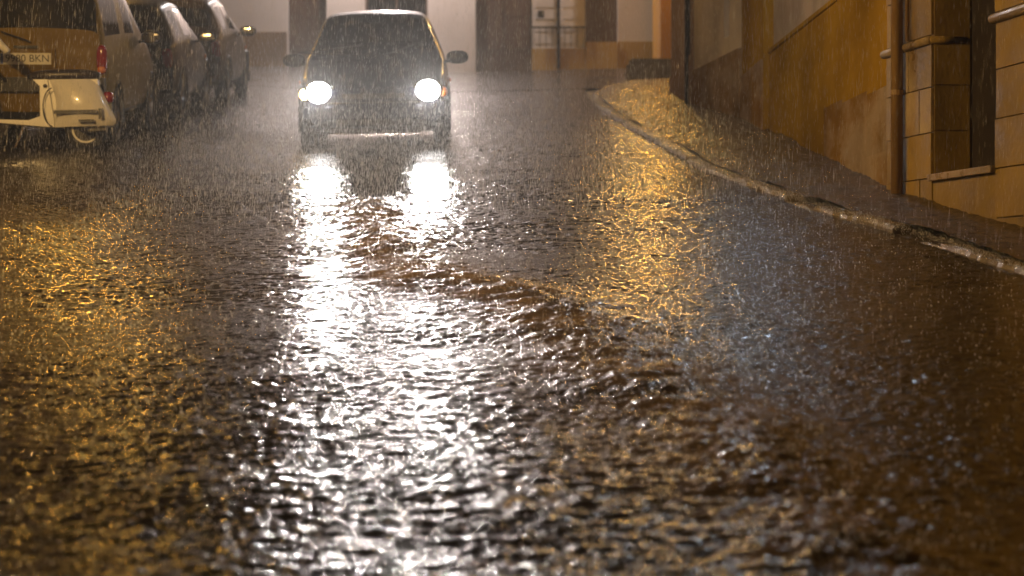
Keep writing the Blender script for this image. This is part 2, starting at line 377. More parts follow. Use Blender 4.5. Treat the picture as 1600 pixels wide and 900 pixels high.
# dado moulding in lengths
for d0, d1 in ((20.22, 19.66), (19.60, DF - .01), (DN + .03, 14.2), (14.18, 10.5)):
    bm = B(); a = Vector((near_x(d0), d0)); b = Vector((near_x(d1), d1))
    tube(bm, [(a.x - .01, a.y, z_ledge), (b.x - .01, b.y, z_ledge)], .034, 10); hobj(obj('dado_moulding', bm, 'stone2', h, smooth=True), HL)
bm = B(); a = Vector((near_x(DF), DF)); tube(bm, [(a.x - .01, a.y - .012, z_ledge), (a.x + .26, a.y + .03, z_ledge)], .028, 8); hobj(obj('dado_return', bm, 'stone', h, smooth=True), HL)
dp = 19.66; xp = near_x(dp) - .065
bm = B(); tube(bm, [(xp, dp, 2.42), (xp, dp, 9.2)], .047, 14); pipe = hobj(obj('drainpipe', bm, 'pipe', h, smooth=True), HL)
for zz in (2.5, 3.3, 4.6, 6.4):
    bm = B(); lathe(bm, [(.05, -.02), (.056, -.02), (.056, .02), (.05, .02)], 'Z', 14, (xp, dp, zz)); 
    o = obj('pipe_bracket', bm, 'pipe', pipe)
bm = B(); tube(bm, [(near_x(19.5) - .03, 19.5, z_ledge + .04), (near_x(19.5) - .03, 19.5, 9.0)], .017, 8); hobj(obj('cable_conduit', bm, 'pipe', h, smooth=True), HL)
# upper storey face courses above the moulding, visible stones
for da, db, ns, mm in ((20.18, DF, 2, ['stone', 'stone2']), (DN, 14.2, 3, ['stone'])):
    z = z_ledge + .035 + course; r = 0
    while z < 5.4:
        for k in range(ns):
            d0 = da - (da - db) * k / ns - .004; d1 = da - (da - db) * (k + 1) / ns + .004; pr = random.uniform(-.003, .005)
            hs('stone_block', (near_x(d0) - pr, d0), (near_x(d1) - pr, d1), z - course + .008, z, .018 + pr, random.choice(mm), h, bevel=.004)
        z += course

# ochre plinth house
def mid_x(d): return 3.0 - .0167 * (d - 20.2)
HL2 = (3.3, 24, 2.8)
h2 = thing('plastered_house', 'white plastered house on a tall worn ochre plinth above the sloping pavement', 'house', HL2)
def hs2(name, *a, **k): return hobj(wall_strip(name, *a, **k), HL2)
hs2('wall', (mid_x(20.22) + .05, 20.22), (mid_x(28.5) + .05, 28.5), 2.0, 10.5, .5, 'white', h2)
zp = 4.40
random.seed(9)
cuts = [20.24, 21.5, 22.9, 24.1, 25.5, 26.9, 28.48]
for ci, (a, b) in enumerate(zip(cuts, cuts[1:])):
    zs = [zp, 3.95, 3.42 + .07 * ci * .5, 2.9 + .05 * ci, 2.3]
    for ri, (zt, zb) in enumerate(zip(zs, zs[1:])):
        if zt < .12 * b - .3: continue
        pr = random.uniform(0, .002); low = zb < .12 * (a + b) / 2 + .45 and ci < 3
        hs2('plinth_panel', (mid_x(a) - pr, a + .002), (mid_x(b) - pr, b - .002), zb + .0015, zt, .045 + pr, 'ochre_worn' if low else 'ochre', h2)
hs2('plinth_cap', (mid_x(20.24) - .02, 20.24), (mid_x(28.48) - .02, 28.48), zp + .002, zp + .05, .08, 'ochre', h2, bevel=.01)
# ochre bay
HL3 = (3.1, 30, 3.6)
h3 = thing('ochre_house', 'narrow ochre plastered house front beside the white plastered house', 'house', HL3)
def hs3(name, *a, **k): return hobj(wall_strip(name, *a, **k), HL3)
hs3('wall', (2.80, 28.52), (2.79, 31.1), 2.6, 11, .5, 'ochre', h3)
hs3('plinth', (2.77, 28.54), (2.76, 31.08), 2.6, 4.35, .028, 'ochre_worn', h3)
# small white house with slit window
HL4 = (2.9, 33, 4.0)
h4 = thing('white_house', 'small white house with a narrow dark window slit above an ochre plinth', 'house', HL4)
def hs4(name, *a, **k): return hobj(wall_strip(name, *a, **k), HL4)
def wx_(d): return 2.79 - .1 * (d - 31.12)
hs4('wall', (wx_(31.12), 31.12), (wx_(31.9), 31.9), 3, 11, .5, 'white', h4)
hs4('wall', (wx_(32.3), 32.3), (wx_(34.5), 34.5), 3, 11, .5, 'white', h4)
hs4('wall_below_window', (wx_(31.9) + .003, 31.902), (wx_(32.3) + .003, 32.298), 3, 4.95, .5, 'white', h4)
wf = hs4('window', (wx_(31.9) + .08, 31.902), (wx_(32.3) + .08, 32.298), 4.95, 8.0, .05, 'wood', h4)
bm = B(); a = Vector((wx_(31.95) + .075, 31.95)); b = Vector((wx_(32.25) + .075, 32.25)); prism(bm, [a, (a.x + .01, a.y), (b.x + .01, b.y), b], 5.0, 7.9); obj('pane', bm, 'dark_glass', wf)
hs4('lintel', (wx_(31.9) + .003, 31.902), (wx_(32.3) + .003, 32.298), 8.0, 11, .5, 'white', h4)
hs4('plinth', (wx_(31.12) - .04, 31.12), (wx_(34.48) - .04, 34.48), 3, 4.72, .038, 'ochre_worn', h4, bevel=.006)
# brown corner house
HL5 = (2.9, 37, 4.4)
h5 = thing('corner_house', 'brown rendered corner house at the mouth of the side lane', 'house', HL5)
def hs5(name, *a, **k): return hobj(wall_strip(name, *a, **k), HL5)
hs5('wall', (2.42, 34.55), (2.40, 38.6), 3.4, 11.5, 3.5, 'brown_wall', h5)
hs5('plinth', (2.385, 34.56), (2.365, 38.58), 3.4, 4.95, .03, 'brown_wall', h5, bevel=.005)
bm = B(); tube(bm, [(2.37, 34.62, 4.2), (2.37, 34.62, 11)], .04, 10); hobj(obj('drainpipe', bm, 'iron', h5, smooth=True), HL5)
# orange pilaster building beyond the lane
HL6 = (4.0, 51, 5.8)
h6 = thing('orange_house', 'orange plastered house corner across the side lane', 'house', HL6)
def hs6(name, *a, **k): return hobj(wall_strip(name, *a, **k), HL6)
M['orange'] = mat('orange plaster', (.55, .27, .04), .6, col2=(.46, .21, .035), scale=1.4, stretch=(1, 1, .3), bump=.2)
hs6('wall', (3.02, 49.6), (3.0, 54.6), 5.2, 13, 6.0, 'orange', h6)
hs6('corner_pilaster', (2.86, 49.4), (2.855, 49.95), 5.2, 13, .45, 'orange', h6, bevel=.02)

# far row closing the street: two houses, joined party wall
FD = 55.0
def fx(px): return (px - 800) / 4000 * FD
def fz(py): return 1.8 + (450 - py) / 4000 * FD
HL7 = (-4, FD, 6.2)
def front(par, HLp, x0, x1, z0, z1, m, name, y=FD, th=.3, bevel=0.0):
    bm = B(); box(bm, x0, x1, y, y + th, z0, z1); o = obj(name, bm, m, par, bevel=bevel); o.location = -Vector(HLp); return o
h7 = thing('far_house', 'pale house closing the street with two dark doorways and a dark window', 'house', HL7)
xa = [-16, fx(450), fx(510), fx(570), fx(668), fx(743), fx(830)]
for x0, x1 in ((xa[0], xa[1]), (xa[2], xa[3]), (xa[4], xa[5])):
    front(h7, HL7, x0, x1 , 5.2, 13, 'far_white', 'wall')
front(h7, HL7, xa[1] + .002, xa[2] - .002, 8.6, 13, 'far_white', 'wall', y=FD + .003); front(h7, HL7, xa[5] + .002, xa[6] - .002, 9.0, 13, 'far_white', 'wall', y=FD + .003)
front(h7, HL7, xa[3] + .002, xa[4] - .002, 9.0, 13, 'far_white', 'wall', y=FD + .003); front(h7, HL7, xa[3] + .002, xa[4] - .002, 5.2, 7.2, 'far_white', 'wall', y=FD + .003)
front(h7, HL7, xa[0], xa[1] - .02, 5.2, fz(50), 'brown_wall', 'plinth', y=FD - .03, th=.028)
for x0, x1, zt in ((xa[1], xa[2], 8.6), (xa[5], xa[6], 9.0)):
    dr = front(h7, HL7, x0 + .004, x1 - .004, 5.5, zt, 'wood', 'door', y=FD + .16, th=.06)
    w_ = (x1 - x0 - .16) / 2
    for k in range(2):
        for zz in (6.5, 7.3, 8.0):
            bm = B(); box(bm, x0 + .05 + k * (w_ + .06), x0 + .05 + k * (w_ + .06) + w_, FD + .135, FD + .159, zz - .35, zz + .32); obj('door_panel', bm, 'wood', dr, bevel=.01)
wd = front(h7, HL7, xa[3] + .004, xa[4] - .004, 7.2, 9.0, 'wood', 'window', y=FD + .18, th=.04)
for k in range(2):
    w_ = (xa[4] - xa[3]) / 2 - .08
    bm = B(); box(bm, xa[3] + .06 + k * (w_ + .05), xa[3] + .06 + k * (w_ + .05) + w_, FD + .165, FD + .178, 7.26, 8.9); obj('pane', bm, 'dark_glass', wd)
HL8 = (1.5, FD, 6.2)
h8 = thing('far_shuttered_house', 'pale shuttered house with ochre plinth and dark doorway closing the street', 'house', HL8)
xb = [fx(830), fx(915), fx(965), fx(1030)]
front(h8, HL8, xb[0] + .01, xb[1], 5.2, 6.72, 'far_white', 'wall'); front(h8, HL8, xb[2], 8, 5.2, 13, 'far_white', 'wall')
front(h8, HL8, xb[0] + .01, xb[1], 9.2, 13, 'far_white', 'wall'); front(h8, HL8, xb[1] + .002, xb[2] - .002, 8.9, 13, 'far_white', 'wall', y=FD + .004)
front(h8, HL8, xb[0] + .01, xb[1] - .01, 5.2, fz(76), 'far_ochre', 'plinth', y=FD - .04, th=.037)
front(h8, HL8, xb[2] + .01, 8, 5.2, fz(65), 'far_ochre', 'plinth', y=FD - .04, th=.037)
front(h8, HL8, xb[1] + .002, xb[2] - .002, 5.2, fz(66), 'far_ochre', 'door_step', y=FD - .08, th=.4)
dr = front(h8, HL8, xb[1] + .004, xb[2] - .004, fz(66), 8.9, 'wood', 'door', y=FD + .16, th=.06)
mid = (xb[0] + xb[1]) / 2
for x0, x1 in ((xb[0] + .02, mid - .03), (mid + .03, xb[1] - .01)):
    sh = front(h8, HL8, x0, x1, 6.72, 9.2, 'shutter', 'shutter', y=FD + .08, th=.05)
    for k in range(9):
        z0 = 6.80 + k * .26; bm = B(); box(bm, x0 + .06, x1 - .06, FD + .062, FD + .079, z0, z0 + .2); obj('slat', bm, 'shutter', sh)
front(h8, HL8, xb[0] + .02, xb[1] - .01, fz(45), fz(42), 'iron', 'rail', y=FD - .14, th=.03)
for x0 in np.linspace(xb[0] + .05, xb[1] - .05, 9): front(h8, HL8, x0 - .008, x0 + .008, fz(75), fz(45), 'iron', 'baluster', y=FD - .135, th=.02)
bm = B(); tube(bm, [(mid, FD - .06, 6.5), (mid, FD - .06, 12)], .035, 8); o = obj('drainpipe', bm, 'iron', h8, smooth=True); o.location = -Vector(HL8)
bm = B(); box(bm, fx(840), fx(850), FD - .07, FD - .002, fz(28), fz(17)); o = obj('meter_box', bm, 'iron', h8, bevel=.01); o.location = -Vector(HL8)

# house row on the left side of the street (beside the parked cars)
HLL = (-6.8, 20, 2)
hl = thing('parking_side_house', 'long pale house row behind the parked cars', 'house', HLL)
def lf(name, d0, d1, z0, z1, m, x=-6.6, th=.4, par=hl):
    bm = B(); box(bm, x - th, x, d0, d1, z0, z1); o = obj(name, bm, m, par); 
    if par is hl: o.location = -Vector(HLL)
    return o
lf('wall', -4, 46, -1, 11.5, 'white'); lf('plinth', -4, 46, -1, 1.2, 'brown_wall', x=-6.56, th=.038)
for k, d0 in enumerate((3, 9.5, 14, 21, 28, 34, 40)):
    z0 = .12 * d0 + .5; dr = lf('door' if k % 2 else 'window', d0, d0 + 1.1, z0 + (0 if k % 2 else 1), z0 + 2.4, 'wood', x=-6.55, th=.048)
    for q in range(2): lf('panel', d0 + .08 + q * .5, d0 + .5 + q * .5, z0 + 1.1, z0 + 2.3, 'dark_glass', x=-6.535, th=.014, par=dr).location = (0, 0, 0)

# ------------------------------------------------------------------ street lanterns (out of frame above, they light the street)
def lantern(loc, wall_dx, col, power, label, cast=.10, glow=25, turn=0):
    t = thing('wall_lantern', label, 'lantern', loc, 'street lanterns on brackets'); t.rotation_euler.z = R(turn)
    bm = B(); tube(bm, [(wall_dx, 0, .25), (wall_dx * .5, 0, .38), (0, 0, .34)], .018, 8); obj('bracket', bm, 'iron', t)
    bm = B(); lathe(bm, [(.0, .36), (.05, .33), (.17, .22), (.18, .20), (.0, .21)], 'Z', 8); obj('cap', bm, 'iron', t)
    bm = B(); lathe(bm, [(.0, -.1), (.09, -.095), (.15, .19), (.0, .195)], 'Z', 8); obj('lamp_glass', bm, emit('lantern glow', col, glow), t)
    bm = B(); lathe(bm, [(.0, -.16), (.04, -.15), (.10, -.11), (.0, -.105)], 'Z', 8); obj('base', bm, 'iron', t)
    ld = bpy.data.lights.new('lantern_light', 'POINT'); ld.energy = power; ld.color = col; ld.shadow_soft_size = cast
    lo = bpy.data.objects.new('lantern_light', ld); COL.objects.link(lo); lo.parent = t; lo.location = (0, 0, -.3)
    return t
SOD = (1.0, .52, .08)
lantern((-5.7, 15.5, 6.3), -.9, (1.0, .60, .20), 1650, 'amber wall lantern on the house row above the parked scooter')
lantern((-5.8, 36.0, 8.6), -.8, SOD, 130, 'amber wall lantern on the house row above the farthest parked car')
lantern((1.75, 36.8, 8.9), .65, (1.0, .60, .22), 120, 'amber wall lantern on the brown corner house')
lantern((2.25, 26.0, 7.9), .75, (.72, .85, 1.0), 45, 'cool white wall lantern on the white plastered house')
lantern((2.55, 48.4, 9.6), .35, SOD, 110, 'amber wall lantern on the orange house corner')
lantern((-2.7, 54.0, 10.2), 1.0, (1.0, .78, .66), 300, 'pale wall lantern on the far house', turn=90)
lantern((-2.5, 54.1, 12.6), .9, (1.0, .90, .86), 1050, 'bright white floodlight lantern under the eaves of the far house', cast=.2, turn=90)

# ------------------------------------------------------------------ cars
def split_by_material(me, names, mats, parent, cut=None):
    co = np.array([v.co for v in me.vertices]); out = []
    for mi, (nm, mt) in enumerate(zip(names, mats)):
        faces = [tuple(p_.vertices) for p_ in me.polygons if p_.material_index == mi]
        if cut: faces = [f for f in faces if not cut(np.mean(co[list(f)], axis=0))]
        if not faces: continue
        # connected pieces become separate parts for glazing
        groups = [faces]
        if mi > 0:
            par = {}
            def find(a):
                while par.setdefault(a, a) != a: par[a] = par[par[a]]; a = par[a]
                return a
            for f in faces:
                for v in f[1:]: par[find(v)] = find(f[0])
            gd = {}
            for f in faces: gd.setdefault(find(f[0]), []).append(f)
            groups = list(gd.values())
        for fs in groups:
            used = sorted({v for f in fs for v in f}); mpv = {v: i for i, v in enumerate(used)}
            m2 = bpy.data.meshes.new(nm); m2.from_pydata([co[v] for v in used], [], [[mpv[v] for v in f] for f in fs]); m2.update()
            m2.materials.append(M[mt]); m2.polygons.foreach_set('use_smooth', [True] * len(m2.polygons))
            o = bpy.data.objects.new(nm, m2); COL.objects.link(o); o.parent = parent; out.append(o)
    return out
def car_shell(stations, parent, paint, ws, rw, side, wheels, wr_arch):
    """stations: (y, zb, w, belt, top, wr) front at -y.  ws/rw: station index ranges of windscreen and rear window; side: ranges of side glass"""
    verts, NS = [], 10
    secs = []
    for (y, zb, w, belt, top, wr) in stations:
        hgt = belt - zb
        sec = [(0, zb), (.78 * w, zb), (.95 * w, zb + .10 * hgt), (w, zb + .38 * hgt), (.99 * w, zb + .72 * hgt), (.945 * w, belt - .012), (.93 * w, belt + min(.015, (top - belt) * .2))]
        x6, z6 = sec[-1]
        sec += [(wr + (x6 - wr) * .12, top - .09 * (top - belt) - .015), (.86 * wr, top - .012), (0, top + .012)]
        secs.append(sec)
    bm = B(); rows = []
    for (y, *_), sec in zip(stations, secs):
        r = [bm.verts.new((x, y, z)) for x, z in sec]; l_ = [bm.verts.new((-x, y, z)) if x > 0 else r[i] for i, (x, z) in enumerate(sec)]
        rows.append((r, l_))
    for i in range(len(rows) - 1):
        for sgn in (0, 1):
            a, b = rows[i][sgn], rows[i + 1][sgn]
            for j in range(len(a) - 1):
                f = bm.faces.new((a[j], a[j + 1], b[j + 1], b[j]) if sgn == 0 else (a[j + 1], a[j], b[j], b[j + 1]))
                mi = 0
                if ws[0] <= i < ws[1] and j >= 7: mi = 1
                elif rw[0] <= i < rw[1] and j >= 7: mi = 3
                elif j == 6 and any(s0 <= i < s1 for s0, s1 in side): mi = 2
                elif j <= 1: mi = 4
                f.material_index = mi
    for e in (0, -1):
        r, l_ = rows[e]
        for j in range(len(r) - 1):
            vs_ = [r[j], r[j + 1], l_[j + 1], l_[j]]; vs_ = list(dict.fromkeys(vs_))
            if len(vs_) >= 3: f = bm.faces.new(vs_ if e else vs_[::-1])
    bmesh.ops.recalc_face_normals(bm, faces=bm.faces)
    me = bpy.data.meshes.new('tmp'); bm.to_mesh(me); bm.free(); o = bpy.data.objects.new('tmp', me); COL.objects.link(o)
    sd = o.modifiers.new('s', 'SUBSURF'); sd.levels = 3; sd.render_levels = 3
    dg = bpy.context.evaluated_depsgraph_get(); me2 = bpy.data.meshes.new_from_object(o.evaluated_get(dg))
    bpy.data.objects.remove(o)
    cut = lambda c: abs(c[0]) > .5 and any((c[1] - wy) ** 2 + (c[2] - wz) ** 2 < wr_arch ** 2 for wy, wz in wheels)
    return split_by_material(me2, ['body', 'windscreen', 'side_window', 'rear_window', 'underbody'], [paint, 'glass', 'dark_glass', 'dark_glass', 'plastic'], parent, cut)
def wheel_mesh(r=.29, w=.18):
    bm = B(); lathe(bm, [(r * .66, -w / 2), (r * .93, -w / 2), (r, -w * .33), (r, w * .33), (r * .93, w / 2), (r * .66, w / 2)], 'X', 28)
    ty = bpy.data.meshes.new('tyre'); bm.to_mesh(ty); bm.free(); ty.materials.append(M['rubber'])
    bm = B(); lathe(bm, [(0, w * .36), (.05, w * .40), (.06, w * .30), (r * .6, w * .22), (r * .66, w * .44), (r * .68, w * .44), (r * .66, -w * .4)], 'X', 28)
    for k in range(5):
        mt = Matrix.Rotation(2 * math.pi * k / 5, 4, 'X'); box(bm, w * .24, w * .38, -.022, .022, .04, r * .62, mt)
    rm = bpy.data.meshes.new('rim'); bm.to_mesh(rm); bm.free(); rm.materials.append(M['alloy'])
    return ty, rm
TY, RM = wheel_mesh()
def add_wheels(t, track, wheels, arch):
    for wy, wz in wheels:
        for sx in (-1, 1):
            w = bpy.data.objects.new('wheel', TY); w.name = 'wheel'; COL.objects.link(w); w.parent = t; w.location = (sx * track, wy, .29)
            rm = bpy.data.objects.new('rim', RM); COL.objects.link(rm); rm.parent = w
            if sx < 0: w.rotation_euler = (0, 0, math.pi)
            bm = B(); n_ = 20                                   # dark wheel-arch liner with lip
            for k in range(n_):
                a0, a1 = R(-20 + 220 * k / n_), R(-20 + 220 * (k + 1) / n_)
                q = [(sx * (track + e), wy + rr * math.cos(a), wz + rr * math.sin(a)) for a in (a0, a1) for e, rr in ((-.22, arch), (.085, arch), (.105, arch + .03), (.08, arch + .045))]
                vv = [bm.verts.new(c) for c in q]
                for j in range(3): bm.faces.new((vv[j], vv[j + 1], vv[j + 5], vv[j + 4]))
            obj('wheel_arch', bm, 'plastic', t)
def mirror(t, x, y, z, paint):
    s = 1 if x > 0 else -1
    bm = B(); ellipsoid(bm, (x + s * .09, y, z), (.125, .055, .075), 16, 10, .8); o = obj('door_mirror', bm, paint, t, smooth=True)
    bm = B(); tube(bm, [(x - s * .06, y + .03, z - .05), (x + s * .02, y + .01, z - .03)], .02, 8); obj('mirror_arm', bm, 'plastic', o)
    bm = B(); ellipsoid(bm, (x + s * .09, y + .052, z), (.10, .008, .058), 14, 8, .8); obj('mirror_glass', bm, 'chrome', o)
def interior(t, w, y0, y1, belt, roof):
    bm = B(); box(bm, -w * .85, w * .85, y0 - .1, y0 + .35, belt - .2, belt - .02); obj('dashboard', bm, 'trim', t, bevel=.05)
    bm = B(); lathe(bm, [(.165, -.015), (.185, 0), (.165, .015), (.15, 0), (.165, -.015)], 'Y', 24); o = obj('steering_wheel', bm, 'plastic', t); o.location = (w * .42, y0 + .42, belt - .03); o.rotation_euler = (R(-20), 0, 0)
    for sx in (-1, 1):
        bm = B(); box(bm, sx * w * .42 - .22, sx * w * .42 + .22, y0 + 1.05, y0 + 1.18, belt - .5, belt + .16)
        o = obj('seat', bm, 'trim', t, bevel=.05)
        bm = B(); box(bm, sx * w * .42 - .13, sx * w * .42 + .13, y0 + 1.08, y0 + 1.17, belt + .19, belt + .36); obj('headrest', bm, 'trim', o, bevel=.03)
    bm = B(); ellipsoid(bm, (0, y0 + .62, roof - .14), (.12, .02, .035), 14, 8, .8); obj('rear_view_mirror', bm, 'plastic', t)

def place(o, x, d, yaw=0):
    """set on the sloping road following its surface"""
    e = .8
    zc = float(road_z(x, d)); gx = float(road_z(x + e, d) - road_z(x - e, d)) / (2 * e); gy = float(road_z(x, d + e) - road_z(x, d - e)) / (2 * e)
    nrm = Vector((-gx, -gy, 1)).normalized(); fwd = Vector((-math.sin(yaw), math.cos(yaw), 0)); fwd = (fwd - nrm * fwd.dot(nrm)).normalized(); rt = fwd.cross(nrm)
    o.matrix_world = Matrix(((rt.x, fwd.x, nrm.x, x), (rt.y, fwd.y, nrm.y, d), (rt.z, fwd.z, nrm.z, zc - .015), (0, 0, 0, 1)))

# --- oncoming dark blue hatchback, headlights on
car = thing('oncoming_car', 'dark blue hatchback driving down the flooded street with both headlights on', 'car')
ST = [(-1.89, .30, .50, .52, .55, .42), (-1.87, .26, .62, .57, .61, .52), (-1.80, .20, .74, .645, .69, .60), (-1.62, .19, .80, .73, .79, .66), (-1.30, .19, .825, .80, .87, .70),
      (-.90, .19, .83, .86, .93, .74), (-.78, .19, .83, .88, .955, .755), (-.72, .19, .83, .885, .99, .75), (-.12, .19, .83, .90, 1.33, .62), (-.02, .19, .83, .905, 1.40, .595), (.12, .19, .83, .91, 1.435, .585), (.60, .19, .83, .92, 1.46, .58), (.68, .19, .83, .92, 1.46, .58),
      (1.25, .19, .825, .93, 1.43, .57), (1.42, .19, .82, .93, 1.40, .56), (1.50, .2, .815, .93, 1.36, .555), (1.76, .22, .79, .90, 1.02, .58), (1.84, .25, .77, .86, .93, .57), (1.89, .30, .66, .62, .66, .50)]
WH = [(-1.22, .30), (1.18, .30)]
car_shell(ST, car, 'car_blue', (7, 9), (15, 16), [(8, 11), (12, 13)], WH, .315)
add_wheels(car, .725, WH, .315)
interior(car, .72, -.75, 1.2, .92, 1.44)
mirror(car, -.83, -.42, .93, 'plastic'); mirror(car, .83, -.42, .93, 'plastic')
for sx in (-1, 1):
    bm = B(); ellipsoid(bm, (sx * .575, -1.775, .625), (.175, .075, .11), 20, 12, .85); hd = obj('headlight', bm, 'chrome', car, smooth=True)
    bm = B(); ellipsoid(bm, (sx * .585, -1.865, .622), (.13, .05, .115), 24, 14); obj('headlight_lens', bm, 'lens', hd, smooth=True)
    bm = B(); ellipsoid(bm, (sx * .745, -1.74, .60), (.055, .06, .06), 14, 10); obj('indicator', bm, 'amber_lit' if sx < 0 else 'amber', hd, smooth=True)
    bm = B(); ellipsoid(bm, (sx * .832, -.95, .70), (.012, .045, .022), 10, 8); obj('side_repeater', bm, 'amber', car)
    ld = bpy.data.lights.new('headlight_beam', 'SPOT'); ld.energy = 560; ld.color = (1, .95, .90); ld.spot_size = R(25); ld.spot_blend = .7; ld.shadow_soft_size = .075
    lo = bpy.data.objects.new('headlight_beam', ld); COL.objects.link(lo); lo.parent = hd; lo.location = (sx * .585, -2.0, .622); lo.rotation_euler = (R(90 - 1.5), 0, R(180))
def arc_bar(z, w, y, bow, h, dpt, m, nm):
    bm = B(); n_ = 14; rows = []
    for k in range(n_ + 1):
        u = -1 + 2 * k / n_; x = w * u; yy = y + bow * abs(u) ** 3
        rows.append([bm.verts.new((x, yy + a, z + b)) for a, b in ((0, -h), (-dpt, -h * .6), (-dpt, h * .6), (0, h), (.04, h), (.04, -h))])
    for a, b in zip(rows, rows[1:]):
        for j in range(6): bm.faces.new((a[j], a[(j + 1) % 6], b[(j + 1) % 6], b[j]))
    bm.faces.new(rows[0]); bm.faces.new(rows[-1][::-1]); bmesh.ops.recalc_face_normals(bm, faces=bm.faces)
    return obj(nm, bm, m, car, smooth=False)
bp = arc_bar(.40, .76, -1.90, .16, .10, .035, 'car_blue', 'bumper')
def arc_child(*a): o = arc_bar(*a); o.parent = bp; return o
arc_child(.505, .62, -1.915, .10, .008, .02, 'chrome', 'bumper_trim')
arc_child(.21, .66, -1.885, .12, .03, .03, 'plastic', 'lower_lip'); arc_child(.178, .50, -1.915, .06, .007, .012, 'chrome', 'lip_trim')
gr = arc_bar(.575, .34, -1.885, .02, .03, .015, 'plastic', 'grille')
for k in range(3):
    o = arc_bar(.555 + .02 * k, .33, -1.902, .02, .003, .006, 'chrome', 'grille_bar'); o.parent = gr
arc_child(.30, .42, -1.915, .02, .045, .012, 'plastic', 'air_intake')
for sx in (-1, 1):
    bm = B(); tube(bm, [(sx * .05, -.80, .975), (sx * .55 - .3, -.70, 1.02), (sx * .30 + .15, -.60, 1.09)], .009, 6); obj('wiper', bm, 'plastic', car)
place(car, -1.53, 29.4, R(1.5))

# --- parked cars, rear towards the camera (built nose at -y, turned round)
def parked(name, label, ST, paint, ws, rw, side, wheels, x, d, yaw=0, van=False, L=3.8, group='cars parked in a row beside the scooter'):
    t = thing(name, label, 'car' if not van else 'van', group=group)
    car_shell(ST, t, paint, ws, rw, side, wheels, .315); add_wheels(t, .725, wheels, .315)
    place(t, x, d, R(180) + yaw); return t
# yellow van
SV = [(-1.95, .34, .55, .60, .64, .48), (-1.92, .28, .68, .68, .74, .58), (-1.80, .22, .78, .80, .86, .66), (-1.35, .21, .82, .92, 1.0, .72), (-1.05, .21, .83, .97, 1.06, .76), (-.98, .21, .83, .98, 1.10, .76),
      (-.45, .21, .83, 1.0, 1.55, .66), (-.35, .21, .83, 1.0, 1.63, .65), (-.2, .21, .83, 1.0, 1.68, .65), (.4, .21, .83, 1.0, 1.72, .65), (.5, .21, .83, 1.0, 1.72, .65), (1.55, .22, .83, 1.0, 1.72, .66), (1.70, .22, .83, 1.0, 1.71, .665),
      (1.80, .23, .825, 1.0, 1.66, .675), (1.90, .26, .82, 1.0, 1.12, .73), (1.94, .30, .80, .96, 1.03, .72), (1.96, .36, .76, .85, .90, .68)]
van = parked('parked_van', 'yellow van with white number plate parked behind the cream scooter', SV, 'car_yellow', (5, 7), (13, 14), [(7, 9), (10, 12)], [(-1.25, .30), (1.25, .30)], -4.93, 28.0, 0, True)
bm = B(); box(bm, -.80, .80, 1.90, 2.04, .56, .70); bp2 = obj('bumper', bm, 'plastic', van, bevel=.03)
bm = B(); box(bm, -.30, .30, 1.955, 1.985, .80, .985); pf = obj('plate_holder', bm, 'car_yellow', van, bevel=.01)
bm = B(); box(bm, -.26, .26, 1.986, 1.994, .83, .945); pl = obj('number_plate', bm, 'plate', van, bevel=.003)
bm = B(); box(bm, .225, .258, 1.9942, 1.996, .834, .941); obj('country_band', bm, 'plate_blue', pl)
def lettering(txt, size, m, parent, mtx):
    cu = bpy.data.curves.new('t', 'FONT'); cu.body = txt; cu.size = size; cu.extrude = .0008; cu.align_x = 'CENTER'; cu.align_y = 'CENTER'
    to = bpy.data.objects.new('t', cu); COL.objects.link(to); dg = bpy.context.evaluated_depsgraph_get()
    me = bpy.data.meshes.new_from_object(to.evaluated_get(dg)); bpy.data.objects.remove(to); me.materials.append(M[m])
    o = bpy.data.objects.new('lettering', me); COL.objects.link(o); o.parent = parent; o.matrix_local = mtx; return o
lettering('9980 BKN', .105, 'plate_ink', pl, Matrix.Translation((-.02, 1.9955, .888)) @ Matrix.Rotation(math.pi, 4, 'Z') @ Matrix.Rotation(R(90), 4, 'X'))
for sx in (-1, 1):
    bm = B(); ellipsoid(bm, (sx * .765, 1.93, .88), (.055, .05, .15), 14, 10, .7); tl = obj('tail_light', bm, 'red', van, smooth=True)
    bm = B(); ellipsoid(bm, (sx * .765, 1.955, .78), (.042, .04, .035), 12, 8, .7); obj('turn_lens', bm, 'amber', tl, smooth=True)
    mirror(van, sx * .83, -.6, 1.05, 'plastic')
bm = B(); tube(bm, [(-.05, 1.99, 1.06), (.25, 1.97, 1.16)], .009, 6); obj('rear_wiper', bm, 'plastic', van)
bm = B(); box(bm, -.12, .12, 1.955, 1.99, .995, 1.02); obj('boot_handle', bm, 'plastic', van, bevel=.008)
# charcoal rounded hatchback
t2 = parked('parked_car', 'charcoal rounded hatchback parked between the yellow van and the brown car', ST, 'car_dark', (7, 9), (15, 16), [(8, 11), (12, 13)], WH, -4.86, 32.7, 0)
t3 = parked('parked_car', 'brownish grey hatchback parked ahead of the charcoal hatchback', ST, 'car_brown', (7, 9), (15, 16), [(8, 11), (12, 13)], WH, -4.80, 37.2, 0)
for t_, pn in ((t2, 'car_dark'), (t3, 'plastic')):
    for sx in (-1, 1):
        bm = B(); ellipsoid(bm, (sx * .70, 1.80, .74), (.075, .07, .13), 14, 10, .75); obj('tail_light', bm, 'red', t_, smooth=True)
        mirror(t_, sx * .83, -.42, .95, pn)
        bm = B(); ellipsoid(bm, (sx * .832, -.95, .70), (.012, .06, .03), 10, 8); obj('side_repeater', bm, 'amber', t_)
        bm = B(); box(bm, sx * .825 - .012, sx * .825 + .012, .42, .56, .78, .81); obj('door_handle', bm, 'chrome', t_)
    bm = B(); box(bm, -.74, .74, 1.82, 1.93, .38, .54); obj('bumper', bm, 'plastic', t_, bevel=.03)

